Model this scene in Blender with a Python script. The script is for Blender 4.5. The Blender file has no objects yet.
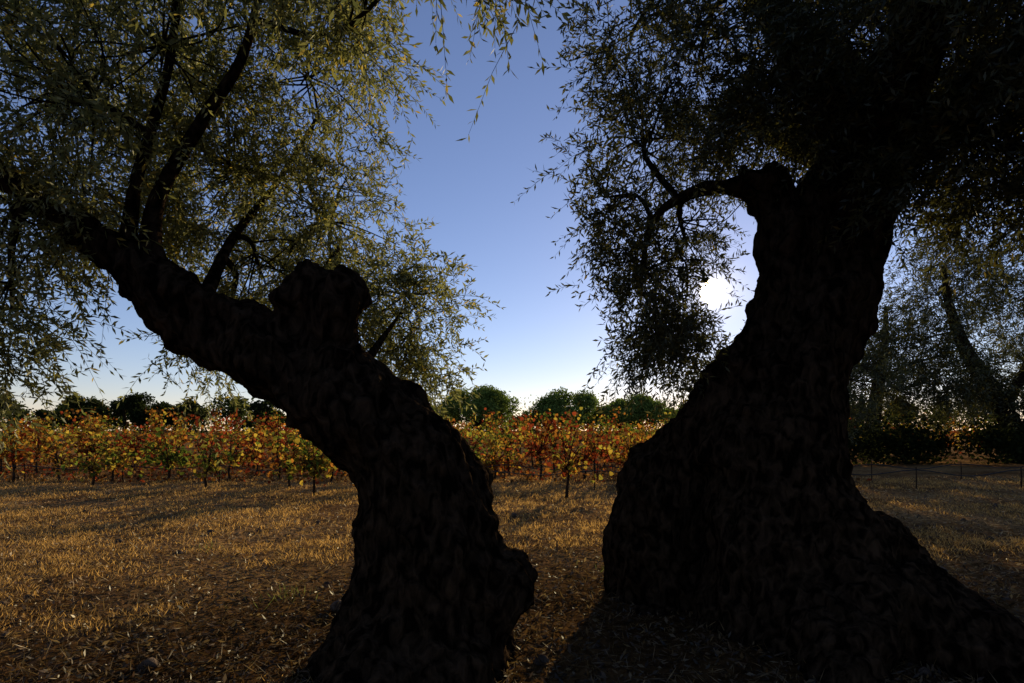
import bpy, math, random
import numpy as np
from mathutils import Vector, noise
random.seed(7); rng=np.random.default_rng(7)
scene=bpy.context.scene
COL=scene.collection
H=1.3

# ---------------------------------------------------------------- helpers
def link(o,parent=None):
    COL.objects.link(o)
    if parent: o.parent=parent
    return o
def empty(name,loc=(0,0,0)):
    e=bpy.data.objects.new(name,None); e.empty_display_size=.3
    COL.objects.link(e); return e
def np_mesh(name,V,F,mat,col=None,smooth=False,parent=None):
    V=np.asarray(V,dtype=np.float32); F=np.asarray(F,dtype=np.int32)
    me=bpy.data.meshes.new(name)
    me.vertices.add(len(V)); me.vertices.foreach_set('co',V.ravel())
    k=F.shape[1]; m=len(F)
    me.loops.add(m*k); me.loops.foreach_set('vertex_index',F.ravel())
    me.polygons.add(m)
    me.polygons.foreach_set('loop_start',np.arange(0,m*k,k,dtype=np.int32))
    me.polygons.foreach_set('loop_total',np.full(m,k,dtype=np.int32))
    if smooth: me.polygons.foreach_set('use_smooth',np.ones(m,dtype=bool))
    me.update(calc_edges=True)
    if col is not None:
        a=me.color_attributes.new('Col','FLOAT_COLOR','POINT')
        c=np.ones((len(V),4),dtype=np.float32); c[:,:3]=col
        a.data.foreach_set('color',c.ravel())
    me.materials.append(mat)
    o=bpy.data.objects.new(name,me)
    return link(o,parent)
def unit(a): return a/np.maximum(np.linalg.norm(a,axis=-1,keepdims=True),1e-9)
def rnd(n): return unit(rng.normal(size=(n,3)))

def catmull(P,sub):
    P=np.array(P,float)
    Q=np.vstack([2*P[0]-P[1],P,2*P[-1]-P[-2]])
    out=[]
    for i in range(1,len(Q)-2):
        for s in range(sub):
            t=s/sub
            out.append(.5*((2*Q[i])+(-Q[i-1]+Q[i+1])*t+(2*Q[i-1]-5*Q[i]+4*Q[i+1]-Q[i+2])*t*t+(-Q[i-1]+3*Q[i]-3*Q[i+1]+Q[i+2])*t**3))
    out.append(Q[-2]); return np.array(out)
class Tubes:
    def __init__(s): s.V=[];s.F=[];s.n=0
    def add(s,P,sub=5,n=8,lump=0.0,cap=True):
        C=catmull(P,sub) if sub>1 else np.array(P,float)
        p=C[:,:3]; r=np.maximum(C[:,3],.002)
        T=np.gradient(p,axis=0); T=unit(T)
        up=np.array([0,0,1.]) if abs(T[0][2])<.9 else np.array([0,1.,0])
        N=np.cross(T[0],up); N/=np.linalg.norm(N)
        rings=[]
        a=np.linspace(0,2*np.pi,n,endpoint=False)
        ph=random.random()*6
        for i in range(len(p)):
            N=N-T[i]*np.dot(N,T[i]); N/=np.linalg.norm(N)
            B=np.cross(T[i],N)
            rr=r[i]*(1+lump*np.sin(3*a+ph+i*.25)*.6+lump*np.sin(5*a-ph*2+i*.17)*.4)
            rings.append(p[i]+ (np.cos(a)*rr)[:,None]*N+(np.sin(a)*rr)[:,None]*B)
        V=np.vstack(rings+[p[:1],p[-1:]])
        m=len(p); F=[]
        for i in range(m-1):
            for j in range(n):
                F.append((i*n+j,i*n+(j+1)%n,(i+1)*n+(j+1)%n,(i+1)*n+j))
        s.F.append(np.array(F)+s.n)
        capf=[]
        for j in range(0,n,2):
            capf.append((m*n,(j+2)%n,(j+1)%n,j))
            capf.append((m*n+1,(m-1)*n+j,(m-1)*n+(j+1)%n,(m-1)*n+(j+2)%n))
        s.F.append(np.array(capf)+s.n)
        s.V.append(V); s.n+=len(V)
    def obj(s,name,mat,parent=None,smooth=True):
        return np_mesh(name,np.vstack(s.V),np.vstack(s.F),mat,smooth=smooth,parent=parent)

def leaves(P,D,L,W,col):
    """one folded lance-shaped face per leaf"""
    n=len(P); S=unit(np.cross(D,rnd(n))); Nn=np.cross(D,S)
    L=L[:,None];W=W[:,None]
    V=np.stack([P,P+D*L*.45+S*W*.55+Nn*W*.15,P+D*L,P+D*L*.5-S*W*.55+Nn*W*.15],1).reshape(-1,3)
    b=np.arange(n)[:,None]*4
    F=np.hstack([b,b+1,b+2,b+3])
    return V,F,np.repeat(col,4,axis=0)

def mat(name):
    m=bpy.data.materials.new(name); m.use_nodes=True
    nt=m.node_tree; nt.nodes.clear(); return m,nt,nt.nodes,nt.links
def leaf_mat(name,trans=.35,rough=.45,gloss=.06,boost=1.0):
    m,nt,N,Lk=mat(name)
    out=N.new('ShaderNodeOutputMaterial'); at=N.new('ShaderNodeAttribute'); at.attribute_name='Col'
    d=N.new('ShaderNodeBsdfDiffuse'); t=N.new('ShaderNodeBsdfTranslucent'); mx=N.new('ShaderNodeMixShader'); mx.inputs[0].default_value=trans
    g=N.new('ShaderNodeMix'); g.data_type='RGBA'; g.blend_type='MULTIPLY'; g.inputs[0].default_value=1
    g.inputs[7].default_value=(boost,boost,boost*.7,1)
    Lk.new(at.outputs['Color'],d.inputs['Color']); Lk.new(at.outputs['Color'],g.inputs[6]); Lk.new(g.outputs[2],t.inputs['Color'])
    Lk.new(d.outputs[0],mx.inputs[1]); Lk.new(t.outputs[0],mx.inputs[2])
    if gloss>0:
        gl=N.new('ShaderNodeBsdfGlossy'); gl.inputs['Roughness'].default_value=rough; gl.inputs['Color'].default_value=(.8,.82,.75,1)
        m2=N.new('ShaderNodeMixShader'); m2.inputs[0].default_value=gloss
        Lk.new(mx.outputs[0],m2.inputs[1]); Lk.new(gl.outputs[0],m2.inputs[2]); Lk.new(m2.outputs[0],out.inputs[0])
    else: Lk.new(mx.outputs[0],out.inputs[0])
    return m
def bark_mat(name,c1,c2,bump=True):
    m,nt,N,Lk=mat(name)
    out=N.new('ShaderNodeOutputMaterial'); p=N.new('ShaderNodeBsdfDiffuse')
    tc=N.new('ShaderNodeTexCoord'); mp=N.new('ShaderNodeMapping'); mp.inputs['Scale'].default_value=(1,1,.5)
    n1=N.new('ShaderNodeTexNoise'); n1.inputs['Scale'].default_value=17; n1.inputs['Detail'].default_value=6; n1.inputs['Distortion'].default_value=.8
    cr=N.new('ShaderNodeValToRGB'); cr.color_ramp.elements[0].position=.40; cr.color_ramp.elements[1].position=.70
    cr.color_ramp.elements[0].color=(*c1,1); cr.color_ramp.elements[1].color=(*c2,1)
    Lk.new(tc.outputs['Object'],mp.inputs[0]); Lk.new(mp.outputs[0],n1.inputs[0])
    Lk.new(n1.outputs[0],cr.inputs[0]); Lk.new(cr.outputs[0],p.inputs['Color'])
    if bump:
        b=N.new('ShaderNodeBump'); b.inputs['Strength'].default_value=1; b.inputs['Distance'].default_value=.06
        Lk.new(n1.outputs[0],b.inputs['Height']); Lk.new(b.outputs[0],p.inputs['Normal'])
    Lk.new(p.outputs[0],out.inputs[0]); return m

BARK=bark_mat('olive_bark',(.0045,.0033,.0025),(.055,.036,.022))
TWIG=bark_mat('olive_twig',(.012,.010,.007),(.035,.026,.018),False)
OLEAF=leaf_mat('olive_leaf',.42,.5,.04,1.45)
DLEAF=leaf_mat('distant_leaf',.45,.6,0,1.3)
VLEAF=leaf_mat('vine_leaf',.55,.5,0,1.4)
LITTER=leaf_mat('dry_litter',.3,.45,.04,1.2)
GRASS=leaf_mat('dry_grass_blade',.5,.45,0,1.3)

SUN_AZ=math.radians(19.45); SUN_EL=math.radians(12.97)
SUN=np.array([math.sin(SUN_AZ)*math.cos(SUN_EL),math.cos(SUN_AZ)*math.cos(SUN_EL),math.sin(SUN_EL)])

# ---------------------------------------------------------------- olive tree builder
def remesh_trunk(name,limbs,parent,voxel=.02,amp=1.0,blobs=()):
    T=Tubes()
    for P in limbs: T.add(P,sub=6,n=16,lump=.05)
    o=T.obj('tmp',BARK)
    md=o.modifiers.new('r','REMESH'); md.mode='VOXEL'; md.voxel_size=voxel
    bpy.context.view_layer.update()
    dg=bpy.context.evaluated_depsgraph_get()
    me=bpy.data.meshes.new_from_object(o.evaluated_get(dg)); bpy.data.objects.remove(o)
    n=len(me.vertices); co=np.empty(n*3,dtype=np.float32); me.vertices.foreach_get('co',co); co=co.reshape(-1,3)
    ne=len(me.edges); E=np.empty(ne*2,dtype=np.int32); me.edges.foreach_get('vertices',E); E=E.reshape(-1,2)
    deg=np.bincount(E.ravel(),minlength=n)[:,None]
    for _ in range(10):
        S=np.zeros((n,3))
        for k in range(3):
            S[:,k]=np.bincount(E[:,0],co[E[:,1],k],n)+np.bincount(E[:,1],co[E[:,0],k],n)
        co=(co*.4+S/deg*.6).astype(np.float32)
    me.vertices.foreach_set('co',co.ravel()); me.update()
    nr=np.empty(n*3,dtype=np.float32); me.vertices.foreach_get('normal',nr); nr=nr.reshape(-1,3)
    d=np.empty(n)
    for i in range(n):
        x,y,z=map(float,co[i])
        a=noise.noise(Vector((x*2.6,y*2.6,z*2.0)))*.085
        b=(.4-abs(noise.noise(Vector((x*6+3+z*1.5,y*6,z*2.4)))))*.06
        q=noise.noise(Vector((x*9,y*9,z*7))); q=max(q-.1,0)*.06
        c=noise.noise(Vector((x*22+z*4,y*22,z*9)))*.02
        e=noise.noise(Vector((x*45,y*45,z*24)))*.010
        d[i]=a+b-.02+q+c+e
    co=co+nr*(d*amp)[:,None]
    me.vertices.foreach_set('co',co.astype(np.float32).ravel())
    me.polygons.foreach_set('use_smooth',np.ones(len(me.polygons),dtype=bool)); me.update()
    me.name=name; me.materials.clear(); me.materials.append(BARK)
    return link(bpy.data.objects.new(name,me),parent)

def crown(parent,blobs,anchors,leafL=.055,ntw=15,nleaf=20,tone=(1,1,1),spread=1.0,prune=None):
    T=Tubes(); A=np.array(anchors,float)
    CO=[];CD=[]
    for b in blobs:
        c=np.array(b[:3]); R=np.array(b[3:6]); k=int(b[6])
        dist=np.linalg.norm(A[:,:3]-c,axis=1); j=int(np.argmin(dist)); s=A[j]
        mid=(s[:3]+c)/2+rng.normal(size=3)*.16*min(dist[j],1.5)+np.array([0,0,.08])
        r0=min(s[3]*.8,.012+.011*dist[j]+.01)
        T.add([(*s[:3],r0),(*mid,r0*.7),(*c,max(r0*.4,.008))],sub=5,n=6)
        dirs=rnd(k); rad=rng.uniform(.25,1,size=k)**.6
        cc=c+dirs*R*rad[:,None]
        for q,dd in zip(cc,dirs):
            st=c+(mid-c)*random.random()*1.0
            L=np.linalg.norm(q-st); m2=(st+q)/2+rng.normal(size=3)*.16*L+np.array([0,0,.08*L])
            T.add([(*st,.0075),(*m2,.0055),(*q,.003)],sub=3,n=4)
        CO.append(cc); CD.append(dirs)
    CO=np.vstack(CO);CD=np.vstack(CD)
    if prune is not None:
        k=prune(CO,.22); CO=CO[k];CD=CD[k]
    K=len(CO); 
    cnt=ntw
    O=np.repeat(CO,cnt,0)+rng.normal(size=(K*cnt,3))*.09*spread
    D=unit(np.repeat(CD,cnt,0)*.5+rnd(K*cnt)*.95+np.array([0,0,-.22]))
    n=len(O); TL=rng.uniform(.12,.42,size=n)*spread
    side=unit(np.cross(D,rnd(n))); droop=rng.uniform(.05,.45,size=n)
    def pt(t): return O+D*(TL*t)[:,None]+np.array([0,0,-1.])*(droop*TL*t*t)[:,None]
    ts=[0,.5,1.]; rs=[.0022,.0015,.0008]
    up=np.cross(D,side); SV=[]
    for t,r in zip(ts,rs):
        p=pt(t); r*=spread
        for a in (0,2.09,4.19): SV.append(p+side*math.cos(a)*r+up*math.sin(a)*r)
    SV=np.stack(SV,1).reshape(-1,3); bs=np.arange(n)[:,None]*9; SF=[]
    for s in range(2):
        for a in range(3):
            SF.append(np.hstack([bs+s*3+a,bs+s*3+(a+1)%3,bs+s*3+3+(a+1)%3,bs+s*3+3+a]))
    SF=np.vstack(SF)
    LP=[];LD=[]
    for j in range(nleaf):
        t=(j//2+1)/(nleaf/2)*np.ones(n)+rng.uniform(-.03,.03,size=n)
        p=pt(t); sg=1 if j%2 else -1
        ang=(j//2)*1.57
        sd=side*math.cos(ang)+up*math.sin(ang)
        d=unit(D*.75+sd*sg*.75+rnd(n)*.35-np.array([0,0,.15])*t[:,None])
        LP.append(p);LD.append(d)
    LP=np.vstack(LP);LD=np.vstack(LD)
    keep=rng.random(len(LP))>.08
    if prune is not None: keep&=prune(LP,.075)
    LP=LP[keep];LD=LD[keep]; m=len(LP)
    L=rng.uniform(.7,1.25,size=m)*leafL; W=L*rng.uniform(.19,.29,size=m)
    g=rng.random((m,1)); base=np.array([[.05,.058,.02]])*(1-g)+np.array([[.17,.175,.085]])*g
    yel=(rng.random((m,1))<.05); base=np.where(yel,np.array([[.28,.22,.06]]),base)
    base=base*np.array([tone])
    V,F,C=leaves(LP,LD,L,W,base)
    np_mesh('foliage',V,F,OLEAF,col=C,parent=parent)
    T.V.append(SV);T.F.append(SF+T.n);T.n+=len(SV)
    T.obj('branches',TWIG,parent=parent)
    return m

def sun_gap(P,r):
    v=P-np.array([0,0,H]); a=v@SUN; d=np.linalg.norm(v-a[:,None]*SUN,axis=1)
    return (a<0)|(d>r)

# ---- leaning olive
t1=empty('olive_tree')
main=[(-.47,3.3,-.3,.62),(-.50,3.3,.08,.52),(-.475,3.3,.37,.46),(-.47,3.3,.72,.40),(-.56,3.3,1.04,.36),(-.84,3.32,1.37,.315),(-1.19,3.35,1.62,.275),(-1.55,3.4,1.82,.235),(-1.955,3.4,2.03,.20),(-2.27,3.4,2.25,.165)]
F1=[(-2.2,3.4,2.2,.14),(-2.5,3.35,2.45,.09),(-2.8,3.3,2.66,.065),(-3.4,3.2,3.1,.04)]
F2=[(-2.18,3.4,2.25,.08),(-2.12,3.4,2.68,.045),(-1.84,3.4,3.16,.036),(-1.6,3.4,3.56,.028),(-1.45,3.4,4.2,.02)]
F3=[(-2.3,3.4,2.35,.055),(-2.26,3.4,2.75,.035),(-2.2,3.45,3.1,.03),(-2.1,3.5,3.6,.025),(-2.0,3.5,4.4,.02)]
F4=[(-1.9,3.5,2.1,.05),(-2.0,4.1,2.7,.03),(-1.9,4.6,3.3,.022),(-1.6,4.7,3.9,.015)]
F5=[(-1.35,3.45,1.75,.05),(-1.4,3.95,2.25,.028),(-1.3,4.3,2.7,.014)]
F6=[(-.95,3.4,1.6,.04),(-.86,3.85,1.95,.018),(-.82,4.4,2.25,.010)]
F7=[(-2.8,3.3,2.66,.04),(-2.9,3.3,2.4,.02),(-2.9,3.3,2.0,.01)]
knob=[(-1.2,3.35,1.6,.22),(-1.14,3.35,1.9,.175),(-1.2,3.33,2.10,.17),(-1.15,3.33,2.28,.11)]
knob2=[(-1.08,3.33,1.75,.15),(-1.02,3.33,2.0,.17),(-.97,3.33,2.14,.15),(-1.02,3.33,2.24,.08)]
knob3=[(-1.2,3.3,2.0,.12),(-1.3,3.25,2.05,.09),(-1.34,3.25,2.13,.05)]
hump=[(-.35,3.25,.3,.3),(-.10,3.2,.40,.22),(-.01,3.2,.50,.17),(-.02,3.2,.62,.11)]
roots1=[[(-.6,3.3,.25,.35),(-.85,3.1,.02,.25),(-1.1,2.95,-.12,.14)],[(-.4,3.2,.2,.35),(-.35,2.9,.0,.24),(-.25,2.7,-.12,.14)],[(-.6,3.2,.2,.35),(-.7,2.8,.0,.26),(-.8,2.5,-.12,.14)]]
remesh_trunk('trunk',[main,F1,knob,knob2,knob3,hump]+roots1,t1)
TT=Tubes()
for P in (F2,F3,F4,F5,F6,F7): TT.add(P,sub=6,n=8,lump=.12)
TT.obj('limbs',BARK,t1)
anch=[p for P in (F1,F2,F3,F4,F5[1:],F6[1:],F7) for p in catmull(P,3)]
bl=[(-2.23,4.5,3.36,1.05,.8,1.0,50),(-1.44,4.5,2.96,.62,.6,.6,26),(-.80,4.5,2.33,.40,.45,.42,15),(-.86,4.5,1.84,.38,.4,.25,10),
 (-1.60,4.4,4.05,.75,.7,.7,24),(-1.36,4.5,2.05,.4,.4,.35,11),(-2.4,4.5,1.98,.5,.4,.28,7),
 (-2.62,3.3,3.25,.75,.7,.75,30),(-2.1,3.4,3.55,.7,.7,.7,22),(-2.85,3.2,2.1,.30,.3,.38,8),(-2.95,3.2,1.72,.22,.25,.22,5),(-2.9,3.3,2.55,.4,.4,.4,12),
 (-.32,2.5,3.46,.5,.4,.08,6),(-.95,3.0,3.85,.5,.5,.4,13),(-2.2,3.5,4.8,1.4,1.3,.8,24),(-1.0,3.2,4.6,1.0,1.0,.5,14),(-3.8,3.3,3.6,.9,1.0,1.1,22),(-1.7,2.2,4.0,.9,.8,.5,12),(-1.9,4.3,2.5,.6,.5,.4,14),(-3.1,4.3,2.9,.6,.6,.5,14),(-3.0,3.9,4.2,.8,.8,.6,18)]
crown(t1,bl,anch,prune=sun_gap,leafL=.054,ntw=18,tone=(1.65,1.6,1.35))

# ---- twin-stemmed ancient olive
t2=empty('olive_tree')
A=[(1.13,4.5,-.25,.42),(1.13,4.5,.1,.39),(1.12,4.45,.45,.36),(1.17,4.4,.88,.32),(1.42,4.3,1.25,.28),(1.73,4.2,1.70,.25),(1.95,4.15,2.24,.19),(1.98,4.1,2.67,.18),(1.90,4.1,2.93,.16),(1.74,4.08,3.05,.15)]
A2=[(1.88,4.1,2.9,.15),(1.9,4.1,3.1,.11),(1.82,4.1,3.2,.07)]
A3=[(1.85,4.1,3.0,.14),(1.66,4.05,3.06,.13),(1.58,4.05,3.14,.09)]
B=[(1.98,3.9,-.35,.84),(1.95,3.9,.27,.68),(1.87,3.95,.72,.54),(1.93,4.0,1.3,.38),(2.12,4.05,1.8,.31),(2.34,4.1,2.3,.27),(2.48,4.1,2.8,.27),(2.54,4.1,3.3,.27),(2.45,4.1,3.65,.23)]
B2=[(1.6,4.1,.95,.37),(1.95,4.1,1.7,.27),(2.12,4.12,2.3,.2),(2.2,4.12,2.9,.18),(2.4,4.1,3.3,.15)]
Cc=[(2.25,3.8,.45,.38),(2.65,3.7,.14,.30),(3.0,3.5,-.06,.22),(3.4,3.3,-.2,.13)]
C2=[(2.0,3.6,.3,.4),(1.85,3.2,.05,.3),(1.7,2.9,-.12,.18)]
C3=[(2.3,3.5,.2,.4),(2.6,3.1,-.02,.3),(2.85,2.8,-.17,.18)]
C4=[(1.2,4.3,.1,.25),(1.0,4.05,-.05,.14),(.8,3.9,-.12,.08)]
U1=[(2.45,4.1,3.55,.22),(2.07,4.1,4.07,.155),(1.71,4.05,4.47,.12),(1.2,4,4.9,.06)]
U2=[(2.5,4.1,3.4,.22),(2.9,3.9,4.2,.17),(3.4,3.8,5,.1)]
U3=[(2.5,4.0,3.1,.2),(3.2,3.6,3.6,.14),(4,3.3,4.1,.08)]
U4=[(1.68,4.08,3.05,.09),(1.5,4.05,3.03,.045),(1.36,4.05,3.02,.05),(1.1,4.05,2.90,.03),(.97,4.05,2.70,.022),(.92,4.1,2.3,.012)]
U5=[(2.5,3.9,3.2,.18),(2.3,2.9,3.8,.12),(2.0,1.8,4.2,.07)]
U6=[(2.4,4.2,3.3,.14),(2.2,4.9,3.9,.09),(1.9,5.4,4.3,.05)]
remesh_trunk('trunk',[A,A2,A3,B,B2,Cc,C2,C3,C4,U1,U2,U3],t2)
TT=Tubes()
for P in (U4,U5,U6): TT.add(P,sub=6,n=8,lump=.15)
TT.obj('limbs',BARK,t2)
anch=[p for P in (U1,U2,U3,U4[1:],U5,U6) for p in catmull(P,3)]
bl=[(.99,4.1,3.46,.55,.5,.5,18),(.66,4.1,2.98,.32,.35,.32,8),(.98,4.1,2.42,.36,.4,.45,12),(.95,4.1,1.98,.25,.3,.25,6),
 (1.35,4.1,4.0,.75,.7,.65,26),(.85,4.1,4.15,.38,.5,.4,9),(1.5,5.0,2.05,.42,.4,.35,16),(1.5,4.9,2.9,.45,.5,.55,14),(1.45,4.7,2.45,.4,.4,.4,11),
 (2.75,4.0,3.9,1.3,.9,1.1,120),(3.0,3.4,2.95,.75,.6,.5,46),(2.0,4.0,3.55,.6,.7,.5,32),(3.6,3.7,3.2,.9,.8,.7,60),(1.9,5.3,3.6,.8,.7,.7,14),
 (2.5,2.6,3.7,.9,.8,.5,46),(1.9,3.8,4.9,1.4,1.4,.7,26),(3.6,3.6,4.6,1.3,1.3,.9,44),(3.3,2.6,2.85,.55,.5,.35,22),(1.5,4.6,1.75,.25,.3,.2,4)]
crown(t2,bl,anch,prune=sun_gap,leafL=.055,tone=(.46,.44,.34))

# ---- background olives on the right
def back_olive(x,y,s,lean,seed_blobs,tone=(.42,.42,.28),leafL=.09,ntw=12):
    t=empty('olive_tree')
    m=[(x,y,-.2,.25*s),(x-.1*lean,y,.5*s,.18*s),(x-.55*lean,y,1.3*s,.14*s),(x-1.1*lean,y,2.1*s,.11*s),(x-1.4*lean,y,2.9*s,.07*s),(x-1.5*lean,y,3.6*s,.04*s)]
    m2=[(x-.35*lean,y,1.0*s,.12*s),(x+.3,y+.1,1.8*s,.07*s),(x+.8,y+.2,2.7*s,.04*s)]
    T=Tubes(); T.add(m,6,10,.15); T.add(m2,6,8,.12); T.obj('trunk',BARK,t)
    crown(t,[(x+a*s,y+b*s,c*s,r*s,r*s,r*.8*s,k) for a,b,c,r,k in seed_blobs],list(catmull(m[2:],3))+list(catmull(m2[1:],3)),leafL=leafL,ntw=ntw,nleaf=12,tone=tone,spread=1.2*s)
back_olive(20.6,23.0,2.2,2.1,[(-1.6,0,3.1,1.0,40),(.2,0,3.3,1.1,34),(-.7,.3,3.8,1.1,30),(-2.2,-.1,2.1,.7,28),(.9,-.3,2.0,.8,30),(-1.5,-.4,1.5,.6,24),(-.4,-.3,1.5,.7,26),(-2.5,.3,1.5,.6,22)],leafL=.18,ntw=15)
back_olive(17.0,27.,2.0,-.5,[(-1.2,0,2.3,1.0,36),(.6,0,2.4,1.0,34),(-.3,.3,3.0,1.0,26),(-1.6,.2,1.5,.7,26),(1.2,0,1.4,.8,26)],leafL=.19)
back_olive(26.5,28.,2.0,.6,[(-1.4,0,2.3,1.1,34),(.6,0,2.5,1.0,30),(-.3,.3,3.2,1.0,26),(-1.7,.2,1.4,.8,26),(1.4,0,1.4,.8,20)],leafL=.19)
back_olive(8.0,17.,1.1,.4,[(-1.2,0,2.3,1.1,30),(.5,0,2.6,1.1,30),(-.3,.3,3.2,1.0,22),(1.3,0,1.7,.9,22),(2.4,0,2.4,.9,18)],leafL=.12)  # added to shade the right foreground, mostly hidden behind the trunk

# ---------------------------------------------------------------- ground
def gh(x,y):
    return .035*noise.noise(Vector((x*.8,y*.8,0)))+.02*noise.noise(Vector((x*2.3,y*2.3,4)))+.014*noise.noise(Vector((x*7,y*7,9)))
def crown_shade(x,y):
    """shade painted into the ground colours below the two crowns: 1 = bare field, lower = darker"""
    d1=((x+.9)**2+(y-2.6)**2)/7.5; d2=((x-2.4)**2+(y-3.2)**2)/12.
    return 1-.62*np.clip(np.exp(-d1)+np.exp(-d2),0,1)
n=300
u=np.linspace(-1,1,n); xs=np.sinh(u*7.2)/np.sinh(7.2)*2500
V=np.zeros((n*n,3))
xx,yy=np.meshgrid(xs,xs+0); yy=yy+5
V[:,0]=xx.ravel();V[:,1]=yy.ravel()
for i in range(n*n):
    x,y=V[i,0],V[i,1]
    if abs(x)<40 and abs(y)<45: V[i,2]=gh(x,y)
ii=np.arange(n*n).reshape(n,n)
F=np.stack([ii[:-1,:-1],ii[:-1,1:],ii[1:,1:],ii[1:,:-1]],-1).reshape(-1,4)
m,nt,N,Lk=mat('dry_soil')
out=N.new('ShaderNodeOutputMaterial'); p=N.new('ShaderNodeBsdfDiffuse')
tc=N.new('ShaderNodeTexCoord')
def nz(sc,det=8):
    q=N.new('ShaderNodeTexNoise'); q.inputs['Scale'].default_value=sc; q.inputs['Detail'].default_value=det; Lk.new(tc.outputs['Object'],q.inputs[0]); return q
a=nz(.5,4); b=nz(12,6)
r1=N.new('ShaderNodeValToRGB'); r1.color_ramp.elements[0].position=.38;r1.color_ramp.elements[1].position=.62
r1.color_ramp.elements[0].color=(.20,.105,.042,1); r1.color_ramp.elements[1].color=(.42,.24,.095,1)
r2=N.new('ShaderNodeValToRGB'); r2.color_ramp.elements[0].position=.32;r2.color_ramp.elements[1].position=.68
r2.color_ramp.elements[0].color=(.3,.28,.26,1); r2.color_ramp.elements[1].color=(1,1,1,1)
mm=N.new('ShaderNodeMix'); mm.data_type='RGBA'; mm.blend_type='MULTIPLY'; mm.inputs[0].default_value=1
m3=N.new('ShaderNodeMix'); m3.data_type='RGBA'; m3.blend_type='MULTIPLY'; m3.inputs[0].default_value=1
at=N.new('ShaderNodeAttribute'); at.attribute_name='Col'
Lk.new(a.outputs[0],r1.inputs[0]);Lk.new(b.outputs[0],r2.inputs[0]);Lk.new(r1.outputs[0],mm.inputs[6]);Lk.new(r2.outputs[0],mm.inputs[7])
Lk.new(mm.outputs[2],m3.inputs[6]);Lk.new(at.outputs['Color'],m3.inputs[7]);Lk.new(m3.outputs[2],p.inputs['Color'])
bu=N.new('ShaderNodeBump');bu.inputs['Strength'].default_value=.8;bu.inputs['Distance'].default_value=.05
Lk.new(b.outputs[0],bu.inputs['Height']);Lk.new(bu.outputs[0],p.inputs['Normal']);Lk.new(p.outputs[0],out.inputs[0])
np_mesh('ground',V,F,m,smooth=True,col=np.repeat(crown_shade(V[:,0],V[:,1])[:,None],3,axis=1))  # foreground shade multiplied into the soil colour

def scatter(n,ymax,xw):
    y=1.2*np.exp(rng.random(n)*math.log(ymax/1.2)); x=rng.uniform(-1,1,size=n)*(xw*y+1.2)
    z=np.array([gh(float(a),float(b)) for a,b in zip(x,y)])
    return np.stack([x,y,z],1)
pal=np.array([[.28,.15,.06],[.42,.25,.10],[.15,.08,.035],[.54,.37,.18],[.22,.11,.04],[.07,.045,.03],[.10,.06,.03]])
n=120000
P=scatter(n,16,1.05); P[:,2]+=rng.uniform(.0,.02,size=n)
D=rnd(n); D[:,2]=np.abs(D[:,2])*.5; D=unit(D)
L=rng.uniform(.014,.05,size=n)*(1+P[:,1]*.05); W=L*rng.uniform(.15,.38,size=n)
C=pal[rng.integers(0,7,size=n)]*rng.uniform(.6,1.1,size=(n,1))*crown_shade(P[:,0],P[:,1])[:,None]  # litter colour carries the same painted shade
V1,F1_,C1=leaves(P,D,L,W,C)
n=24000
P=scatter(n,16,1.05); D=rnd(n); D[:,2]=np.abs(D[:,2])*.45; D=unit(D)
P[:,2]+=.01
L=rng.uniform(.04,.14,size=n);W=rng.uniform(.002,.0045,size=n)*(1+P[:,1]*.1)
C=np.array([[.50,.33,.14]])*rng.uniform(.4,1.1,size=(n,1))*crown_shade(P[:,0],P[:,1])[:,None]
V2,F2_,C2_=leaves(P,D,L,W,C)
np_mesh('leaf_litter',np.vstack([V1,V2]),np.vstack([F1_,F2_+len(V1)]),LITTER,col=np.vstack([C1,C2_]))
k=9500
ty=2.6*np.exp(rng.random(k)*math.log(15.5/2.6)); tx=rng.uniform(-1,1,size=k)*(1.05*ty+1)
kk=np.array([noise.noise(Vector((float(a)*.55,float(b)*.55,2)))+.7*noise.noise(Vector((float(a)*2.2,float(b)*2.2,5)))>(-.12+ (.2 if a>1 else 0)-(.22 if b>6 else 0)+(1-crown_shade(float(a),float(b)))*.8+max(0,5.5-b)*.1) for a,b in zip(tx,ty)])
tx=tx[kk];ty=ty[kk]
tx=np.append(tx,[-1.75,-1.7,.95,-3.3]);ty=np.append(ty,[4.3,4.35,5.3,6.2]); k=len(tx)
per=20
X=np.repeat(tx,per)+rng.normal(size=k*per)*.10; Y=np.repeat(ty,per)+rng.normal(size=k*per)*.10
P=np.stack([X,Y,np.array([gh(float(a),float(b)) for a,b in zip(X,Y)])],1)
D=unit(rnd(k*per)*.7+np.array([0,0,.9])); L=rng.uniform(.012,.06,size=k*per)*(1+.06*Y); W=rng.uniform(.002,.004,size=k*per)*(1+.12*Y)
C=np.array([[.66,.40,.15]])*rng.uniform(.35,1.1,size=(k*per,1)); C[-4*per:]=np.array([.14,.16,.05]); L[-4*per:]=rng.uniform(.06,.14,size=4*per)
V,F,Cx=leaves(P,D,L,W,C); np_mesh('dry_grass',V,F,GRASS,col=Cx)
st=Tubes()
for i in range(110):
    y=1.5*math.exp(random.random()*2.0); x=random.uniform(-1,1)*(y+.5); r=random.uniform(.012,.05)
    st.add([(x-r,y,gh(x,y)+.0,r*.5),(x,y+r*.3,gh(x,y)+r*.3,r),(x+r,y,gh(x,y),r*.55)],sub=2,n=8,lump=.25)
st.obj('stones',bark_mat('stone',(.06,.045,.035),(.16,.12,.09)))
tw=Tubes()
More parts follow.
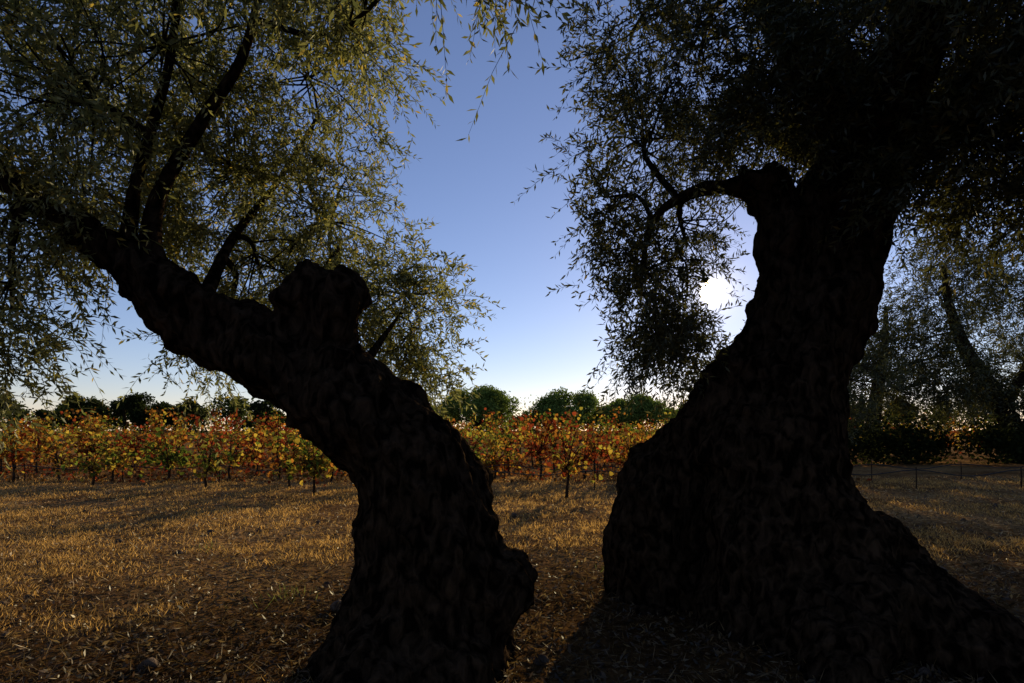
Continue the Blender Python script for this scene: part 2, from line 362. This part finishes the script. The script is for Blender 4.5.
for i in range(90):
    y=1.8*math.exp(random.random()*1.6); x=random.uniform(-1,1)*(y+.5); a=random.random()*6.28; l=random.uniform(.1,.4)
    z=gh(x,y)+.02
    tw.add([(x,y,z,.006),(x+math.cos(a)*l*.5,y+math.sin(a)*l*.5,z+.03*random.random(),.005),(x+math.cos(a+.3)*l,y+math.sin(a+.3)*l,z,.003)],sub=3,n=4)
tw.obj('fallen_twigs',bark_mat('twig_bark',(.05,.035,.022),(.16,.11,.07),False))

# ---------------------------------------------------------------- vineyard
VB=bark_mat('vine_bark',(.02,.014,.01),(.06,.04,.028),False)
YEL=np.array([.42,.30,.05]);GRN=np.array([.12,.16,.03]);ORG=np.array([.38,.155,.03]);RED=np.array([.22,.04,.018]);BRN=np.array([.12,.06,.028])
def vine_leaves(P,size,col,simple=False):
    n=len(P); Nrm=unit(rnd(n)+np.array([0,-.3,.4])); S=unit(np.cross(Nrm,rnd(n))); U=np.cross(Nrm,S)
    s=size[:,None]
    if simple:
        pts=[(0,0),(.5,.55),(0,1.05),(-.5,.5)]
        Vv=np.stack([P+S*s*a+U*s*b for a,b in pts],1).reshape(-1,3); b=np.arange(n)[:,None]*4
        return Vv,np.hstack([b,b+1,b+2,b+3]),np.repeat(col,4,axis=0)
    pts=[(0,0),(.55,.25),(.35,.8),(0,1.05),(-.35,.8),(-.55,.25)]
    Vv=np.stack([P+S*s*a+U*s*b+Nrm*s*(.12 if abs(a)>.4 else 0) for a,b in pts],1).reshape(-1,3)
    b=np.arange(n)[:,None]*6
    Fv=np.stack([np.hstack([b,b+1,b+2,b+3]),np.hstack([b,b+3,b+4,b+5])],1).reshape(-1,4)
    return Vv,Fv,np.repeat(col,6,axis=0)
def vine_row(y0,x0,x1,step,per,detail,hmax=1.35,slope=.04,skip=.0,bias=None,name='grape_vine_row'):
    par=empty(name)
    T=Tubes(); LP=[];LC=[]
    x=x0+(random.random()*step if x1-x0>3 else 0)
    while x<x1:
        if random.random()<skip: x+=step; continue
        y=y0+(slope*x+random.uniform(-.15,.15)); z0=gh(x,y) if y<40 else 0
        h=hmax*random.uniform(.65,1.28)
        hd=.38*h
        T.add([(x,y,z0-.05,.035),(x+random.uniform(-.06,.06),y,z0+hd*.5,.026),(x+random.uniform(-.06,.06),y,z0+hd,.028)],sub=3 if detail else 1,n=6 if detail else 4,lump=.15)
        k=int(per*random.uniform(.4,1.4)); 
        tint=noise.noise(Vector((x*.16,y*.22,1.3)))*2.0+(bias(x) if bias else 0)+random.uniform(-.6,.6)
        nc=10 if detail else 6
        for c in range(nc):
            a=random.uniform(-1,1); tip=(x+a*1.0,y+random.uniform(-.45,.45),z0+h*random.uniform(.2,1.08)-abs(a)*.15)
            mid=(x+a*.4,y+random.uniform(-.12,.12),z0+hd+abs(tip[2]-z0-hd)*.85+.08)
            if detail: T.add([(x,y,z0+hd,.012),(*mid,.007),(*tip,.003)],sub=3,n=4)
            kc=k//nc; t=rng.random(kc)[:,None]
            s=np.array([x,y,z0+hd]); q=(1-t)**2*s+2*t*(1-t)*np.array(mid)+t*t*np.array(tip)
            q=q+rng.normal(size=(kc,3))*np.array([.12,.12,.10]); LP.append(q)
            rr=rng.random((kc,1)); lowr=np.clip(.6-(q[:,2:3]-z0)/h,0,1)*1.1
            tt=tint+rng.normal(size=(kc,1))*.45-lowr
            col=np.where(tt>.6,GRN,np.where(tt>.3,YEL*.5+GRN*.6,np.where(tt>-.2,YEL,np.where(tt>-.75,ORG,RED))))
            col=np.where(rr<.15,BRN,col)*rng.uniform(.4,1.1,size=(kc,1)); LC.append(col)
        x+=step*random.uniform(.85,1.15)
    P=np.vstack(LP);C=np.vstack(LC); P[:,2]=np.maximum(P[:,2],.06); S=rng.uniform(.055,.115,size=len(P))*(1 if detail else 1.35)
    V,F,Cc_=vine_leaves(P,S,C,not detail); np_mesh('leaves',V,F,VLEAF,col=Cc_,parent=par)
    T.obj('vine_trunks',VB,par)
lefty=lambda x:.8 if x<-9 else (.35 if x<-3 else -.1)
vine_row(14.8,-17,7.0,1.25,300,True,1.5,.03,.12,lefty)
vine_row(17.4,-20,5.0,1.25,290,True,1.6,.03,.04,lambda x:.1)
vine_row(20.2,-23,8,1.3,220,False,1.65,.03,.03,lambda x:-.25)
vine_row(23.2,-26,8,1.3,220,False,1.75,.03,.03,lambda x:.05)
vine_row(27.5,-30,34,1.4,170,False,1.9,.03,.03,lambda x:-.1)
vine_row(32,-34,38,1.4,150,False,2.0,.03,0,lambda x:.2)
vine_row(38,-40,44,1.5,150,False,2.1,.03)
vine_row(46,-48,52,1.6,150,False,2.3,.03,0,lambda x:.3)
for x,y,h,per,ti in ((1.05,11.0,1.3,120,-.2),(-4.0,11.4,1.45,420,.5),(-4.9,12.4,1.5,380,.45),(-6.9,12.8,1.35,240,.3),(-9.8,13.4,1.4,280,.5)):
    vine_row(y,x,x+.1,9,per,True,h,0,0,lambda q,ti=ti:ti,name='grape_vine')
n=26000
X=rng.uniform(-30,9,size=n);Y=rng.uniform(14.0,30,size=n);P=np.stack([X,Y,np.full(n,.03)],1)
pal2=np.array([ORG*.7,RED*.9,BRN,BRN*1.3]); C=pal2[rng.integers(0,4,size=n)]*rng.uniform(.5,1.1,size=(n,1))
V,F,Cx=vine_leaves(P,rng.uniform(.06,.12,size=n),C,True); V[:,2]=np.maximum(V[:,2],.02); np_mesh('fallen_vine_leaves',V,F,VLEAF,col=Cx)
hs=Tubes()
hoses=((12.4,-3.0,22.0),(14.6,-17,22))
for y0,xa,xb in hoses:
    x=xa; P=[]
    while x<xb:
        P.append((x,y0+.03*x,.42,.013)); P.append((x+1.2,y0+.03*x,.30+random.uniform(-.05,.04),.013)); x+=2.4
    hs.add(P,sub=4,n=6)
m_,nt,N,Lk=mat('black_rubber'); o_=N.new('ShaderNodeOutputMaterial');p_=N.new('ShaderNodeBsdfPrincipled');p_.inputs['Base Color'].default_value=(.015,.015,.015,1);p_.inputs['Roughness'].default_value=.8;Lk.new(p_.outputs[0],o_.inputs[0])
he=empty('irrigation_hose'); hs.obj('hose',m_,he)
sk=Tubes()
for y0,xa,xb in hoses:
    x=xa
    while x<xb: sk.add([(x,y0+.03*x,-.1,.014),(x+.01,y0+.03*x,.2,.013),(x,y0+.03*x,.48,.012)],sub=2,n=6); x+=2.4
sk.obj('support_stakes',VB,he)

# ---------------------------------------------------------------- distant trees
def puff(blobs,per,size,base,name,parent,shell=.55):
    PP=[];CC=[]
    for (x,y,z,rx,ry,rz) in blobs:
        d=rnd(per); rad=rng.uniform(shell,1.05,size=(per,1))
        cl=np.array([noise.noise(Vector((float(a[0])*3+x,float(a[1])*3,float(a[2])*3+z))) for a in d])[:,None]
        q=np.array([x,y,z])+d*np.array([rx,ry,rz])*rad*(1+.25*cl)
        PP.append(q); CC.append(np.array([base])*(.75+.9*np.clip(cl+.3,0,1))*rng.uniform(.6,1.2,size=(per,1)))
    P=np.vstack(PP);C=np.vstack(CC)
    V,F,Cx=vine_leaves(P,rng.uniform(.6,1.3,size=len(P))*size,C,True); return np_mesh(name,V,F,DLEAF,col=Cx,parent=parent)
def pine(x,y,h,w):
    e=empty('stone_pine'); T=Tubes(); T.add([(x,y,-.2,.35),(x+.2,y,h*.3,.28),(x,y,h*.6,.2)],4,8)
    for i in range(6):
        a=i*1.05; T.add([(x,y,h*.25,.14),(x+math.cos(a)*w*.2,y+math.sin(a)*w*.2,h*.4,.1),(x+math.cos(a)*w*.35,y+math.sin(a)*w*.35,h*.55,.05)],3,6)
    T.obj('trunk',BARK,e)
    bl=[(x,y,h*.5,w*.47,w*.47,h*.38)]
    for i in range(20):
        a=random.random()*6.28; q=random.random()**.5
        bl.append((x+math.cos(a)*w*.40*q,y+math.sin(a)*w*.40*q,h*(.38+.40*(1-q*q))+random.uniform(-.2,.2),w*.12,w*.12,h*.17))
    puff(bl,1100,.24,(.13,.18,.045),'crown',e)
pine(-4.9,85,8.6,15.5); pine(8.8,88,8.4,15.5); pine(20.5,92,7.6,14.5); pine(-17,100,6.8,12)
tb=empty('distant_tree_line')
bl=[];T=Tubes()
x=-125
while x<160:
    y=105+random.uniform(-6,10); hh=random.uniform(4.0,6.4)
    if x<-45: hh+=1.4
    if -8<x<22: hh*=.8
    if x>22: hh+=1.0
    bl.append((x,y,hh*.5,random.uniform(2.5,4.5),3,hh*.48)); 
    bl.append((x+random.uniform(-2,2),y-1,hh*.75,random.uniform(1.2,2.2),2,hh*.3))
    T.add([(x,y,-.2,.25),(x,y,hh*.3,.2),(x,y,hh*.5,.1)],1,6)
    x+=random.uniform(2.5,4.5)
puff(bl,520,.42,(.05,.065,.022),'foliage',tb); T.obj('trunks',BARK,tb)
for (x,y,h,r) in ((-66,88,7.0,3.2),(-60,88,7.6,3.6),(-55.5,88,6.3,2.6),(-51,88,6.2,3.2),(-38,88,6.4,2.8),(-73,90,4.8,3)):
    e=empty('oak_tree'); T=Tubes(); T.add([(x,y,-.2,.35),(x+.1,y,h*.3,.28),(x,y,h*.6,.15)],3,8); T.obj('trunk',BARK,e)
    b=[(x,y,h*.45,r,r,h*.4)]
    for i in range(9): b.append((x+random.uniform(-.8,.8)*r,y+random.uniform(-.6,.6)*r,h*random.uniform(.4,.85),r*random.uniform(.25,.45),r*.4,h*random.uniform(.1,.2)))
    puff(b,520,.3,(.025,.034,.013),'crown',e)
hb=empty('hedge'); bl=[]
x=10.5
while x<44: 
    bl.append((x,21.5+random.uniform(-.8,.8)+.03*x,random.uniform(.65,.95),random.uniform(.9,1.5),.9,random.uniform(.7,1.3))); x+=random.uniform(.7,1.2)
puff(bl,900,.13,(.02,.024,.009),'foliage',hb,.2)
# unseen olives added behind the viewpoint, blocking sky light on the trunks
for (x,y,h,r) in ((-8.5,-5,5.6,2.8),(-2.8,-6.2,6.0,3.0),(3.4,-6,5.8,3.0),(9.2,-4.5,5.8,2.9),(-12,1,5,2.4),(12,2.5,5.,2.2)):
    e=empty('olive_tree'); T=Tubes(); T.add([(x,y,-.2,.55),(x+.1,y,.8,.38),(x-.2,y,1.9,.3),(x,y,3,.12)],4,10,.15); T.obj('trunk',BARK,e)
    b=[(x,y,h*.6,r*.8,r*.8,h*.33)]
    for i in range(10): b.append((x+random.uniform(-.75,.75)*r,y+random.uniform(-.7,.7)*r,h*random.uniform(.4,.85),r*.4,r*.4,h*.16))
    puff(b,650,.20,(.05,.06,.03),'crown',e,.2)

# ---------------------------------------------------------------- world, sun, camera
w=bpy.data.worlds.new('World'); scene.world=w; w.use_nodes=True
nt=w.node_tree; N=nt.nodes; Lk=nt.links; N.clear()
out=N.new('ShaderNodeOutputWorld'); bg=N.new('ShaderNodeBackground'); bg.inputs[1].default_value=.115
sky=N.new('ShaderNodeTexSky'); sky.sky_type='NISHITA'; sky.sun_disc=False; sky.sun_elevation=SUN_EL; sky.sun_rotation=SUN_AZ
sky.altitude=500; sky.air_density=1.0; sky.dust_density=.08; sky.ozone_density=3.0
tint=N.new('ShaderNodeMix'); tint.data_type='RGBA'; tint.blend_type='MULTIPLY'; tint.inputs[0].default_value=1; tint.inputs[7].default_value=(1.35,1.08,1.16,1)
Lk.new(sky.outputs[0],tint.inputs[6]); Lk.new(tint.outputs[2],bg.inputs[0])
tc=N.new('ShaderNodeTexCoord'); dt=N.new('ShaderNodeVectorMath'); dt.operation='DOT_PRODUCT'
nm=N.new('ShaderNodeVectorMath'); nm.operation='NORMALIZE'; Lk.new(tc.outputs['Generated'],nm.inputs[0]); Lk.new(nm.outputs[0],dt.inputs[0]); dt.inputs[1].default_value=tuple(SUN)
ac=N.new('ShaderNodeMath'); ac.operation='ARCCOSINE'; ac.use_clamp=False; Lk.new(dt.outputs['Value'],ac.inputs[0])
def expo(k,s):
    a=N.new('ShaderNodeMath');a.operation='MULTIPLY';a.inputs[1].default_value=-k;Lk.new(ac.outputs[0],a.inputs[0])
    e=N.new('ShaderNodeMath');e.operation='EXPONENT';Lk.new(a.outputs[0],e.inputs[0])
    m=N.new('ShaderNodeMath');m.operation='MULTIPLY';m.inputs[1].default_value=s;Lk.new(e.outputs[0],m.inputs[0]);return m
e1=expo(60,1.6); e2=expo(8,.10)
disc=N.new('ShaderNodeMath');disc.operation='LESS_THAN';disc.inputs[1].default_value=math.radians(1.1);Lk.new(ac.outputs[0],disc.inputs[0])
dm=N.new('ShaderNodeMath');dm.operation='MULTIPLY';dm.inputs[1].default_value=30;Lk.new(disc.outputs[0],dm.inputs[0])
s1=N.new('ShaderNodeMath');s1.operation='ADD';Lk.new(e1.outputs[0],s1.inputs[0]);Lk.new(e2.outputs[0],s1.inputs[1])
s2=N.new('ShaderNodeMath');s2.operation='ADD';Lk.new(s1.outputs[0],s2.inputs[0]);Lk.new(dm.outputs[0],s2.inputs[1])
b2=N.new('ShaderNodeBackground'); b2.inputs[0].default_value=(1,.80,.48,1); Lk.new(s2.outputs[0],b2.inputs[1])
ash=N.new('ShaderNodeAddShader');Lk.new(bg.outputs[0],ash.inputs[0]);Lk.new(b2.outputs[0],ash.inputs[1]);Lk.new(ash.outputs[0],out.inputs[0])

sl=bpy.data.lights.new('sun','SUN'); sl.energy=5.0; sl.angle=math.radians(.5); sl.color=(1,.78,.47)
so=bpy.data.objects.new('sun',sl); COL.objects.link(so); so.rotation_euler=Vector((-SUN[0],-SUN[1],-SUN[2])).to_track_quat('-Z','Y').to_euler(); so.location=(20,50,30)

cam=bpy.data.cameras.new('camera'); cam.lens=20; cam.sensor_width=36; cam.shift_y=89/1024; cam.clip_end=6000; cam.clip_start=.05
co=bpy.data.objects.new('camera',cam); COL.objects.link(co); co.location=(0,0,H); co.rotation_euler=(math.radians(90),0,0)
scene.camera=co
scene.view_settings.view_transform='Standard'; scene.view_settings.look='None'; scene.view_settings.exposure=0
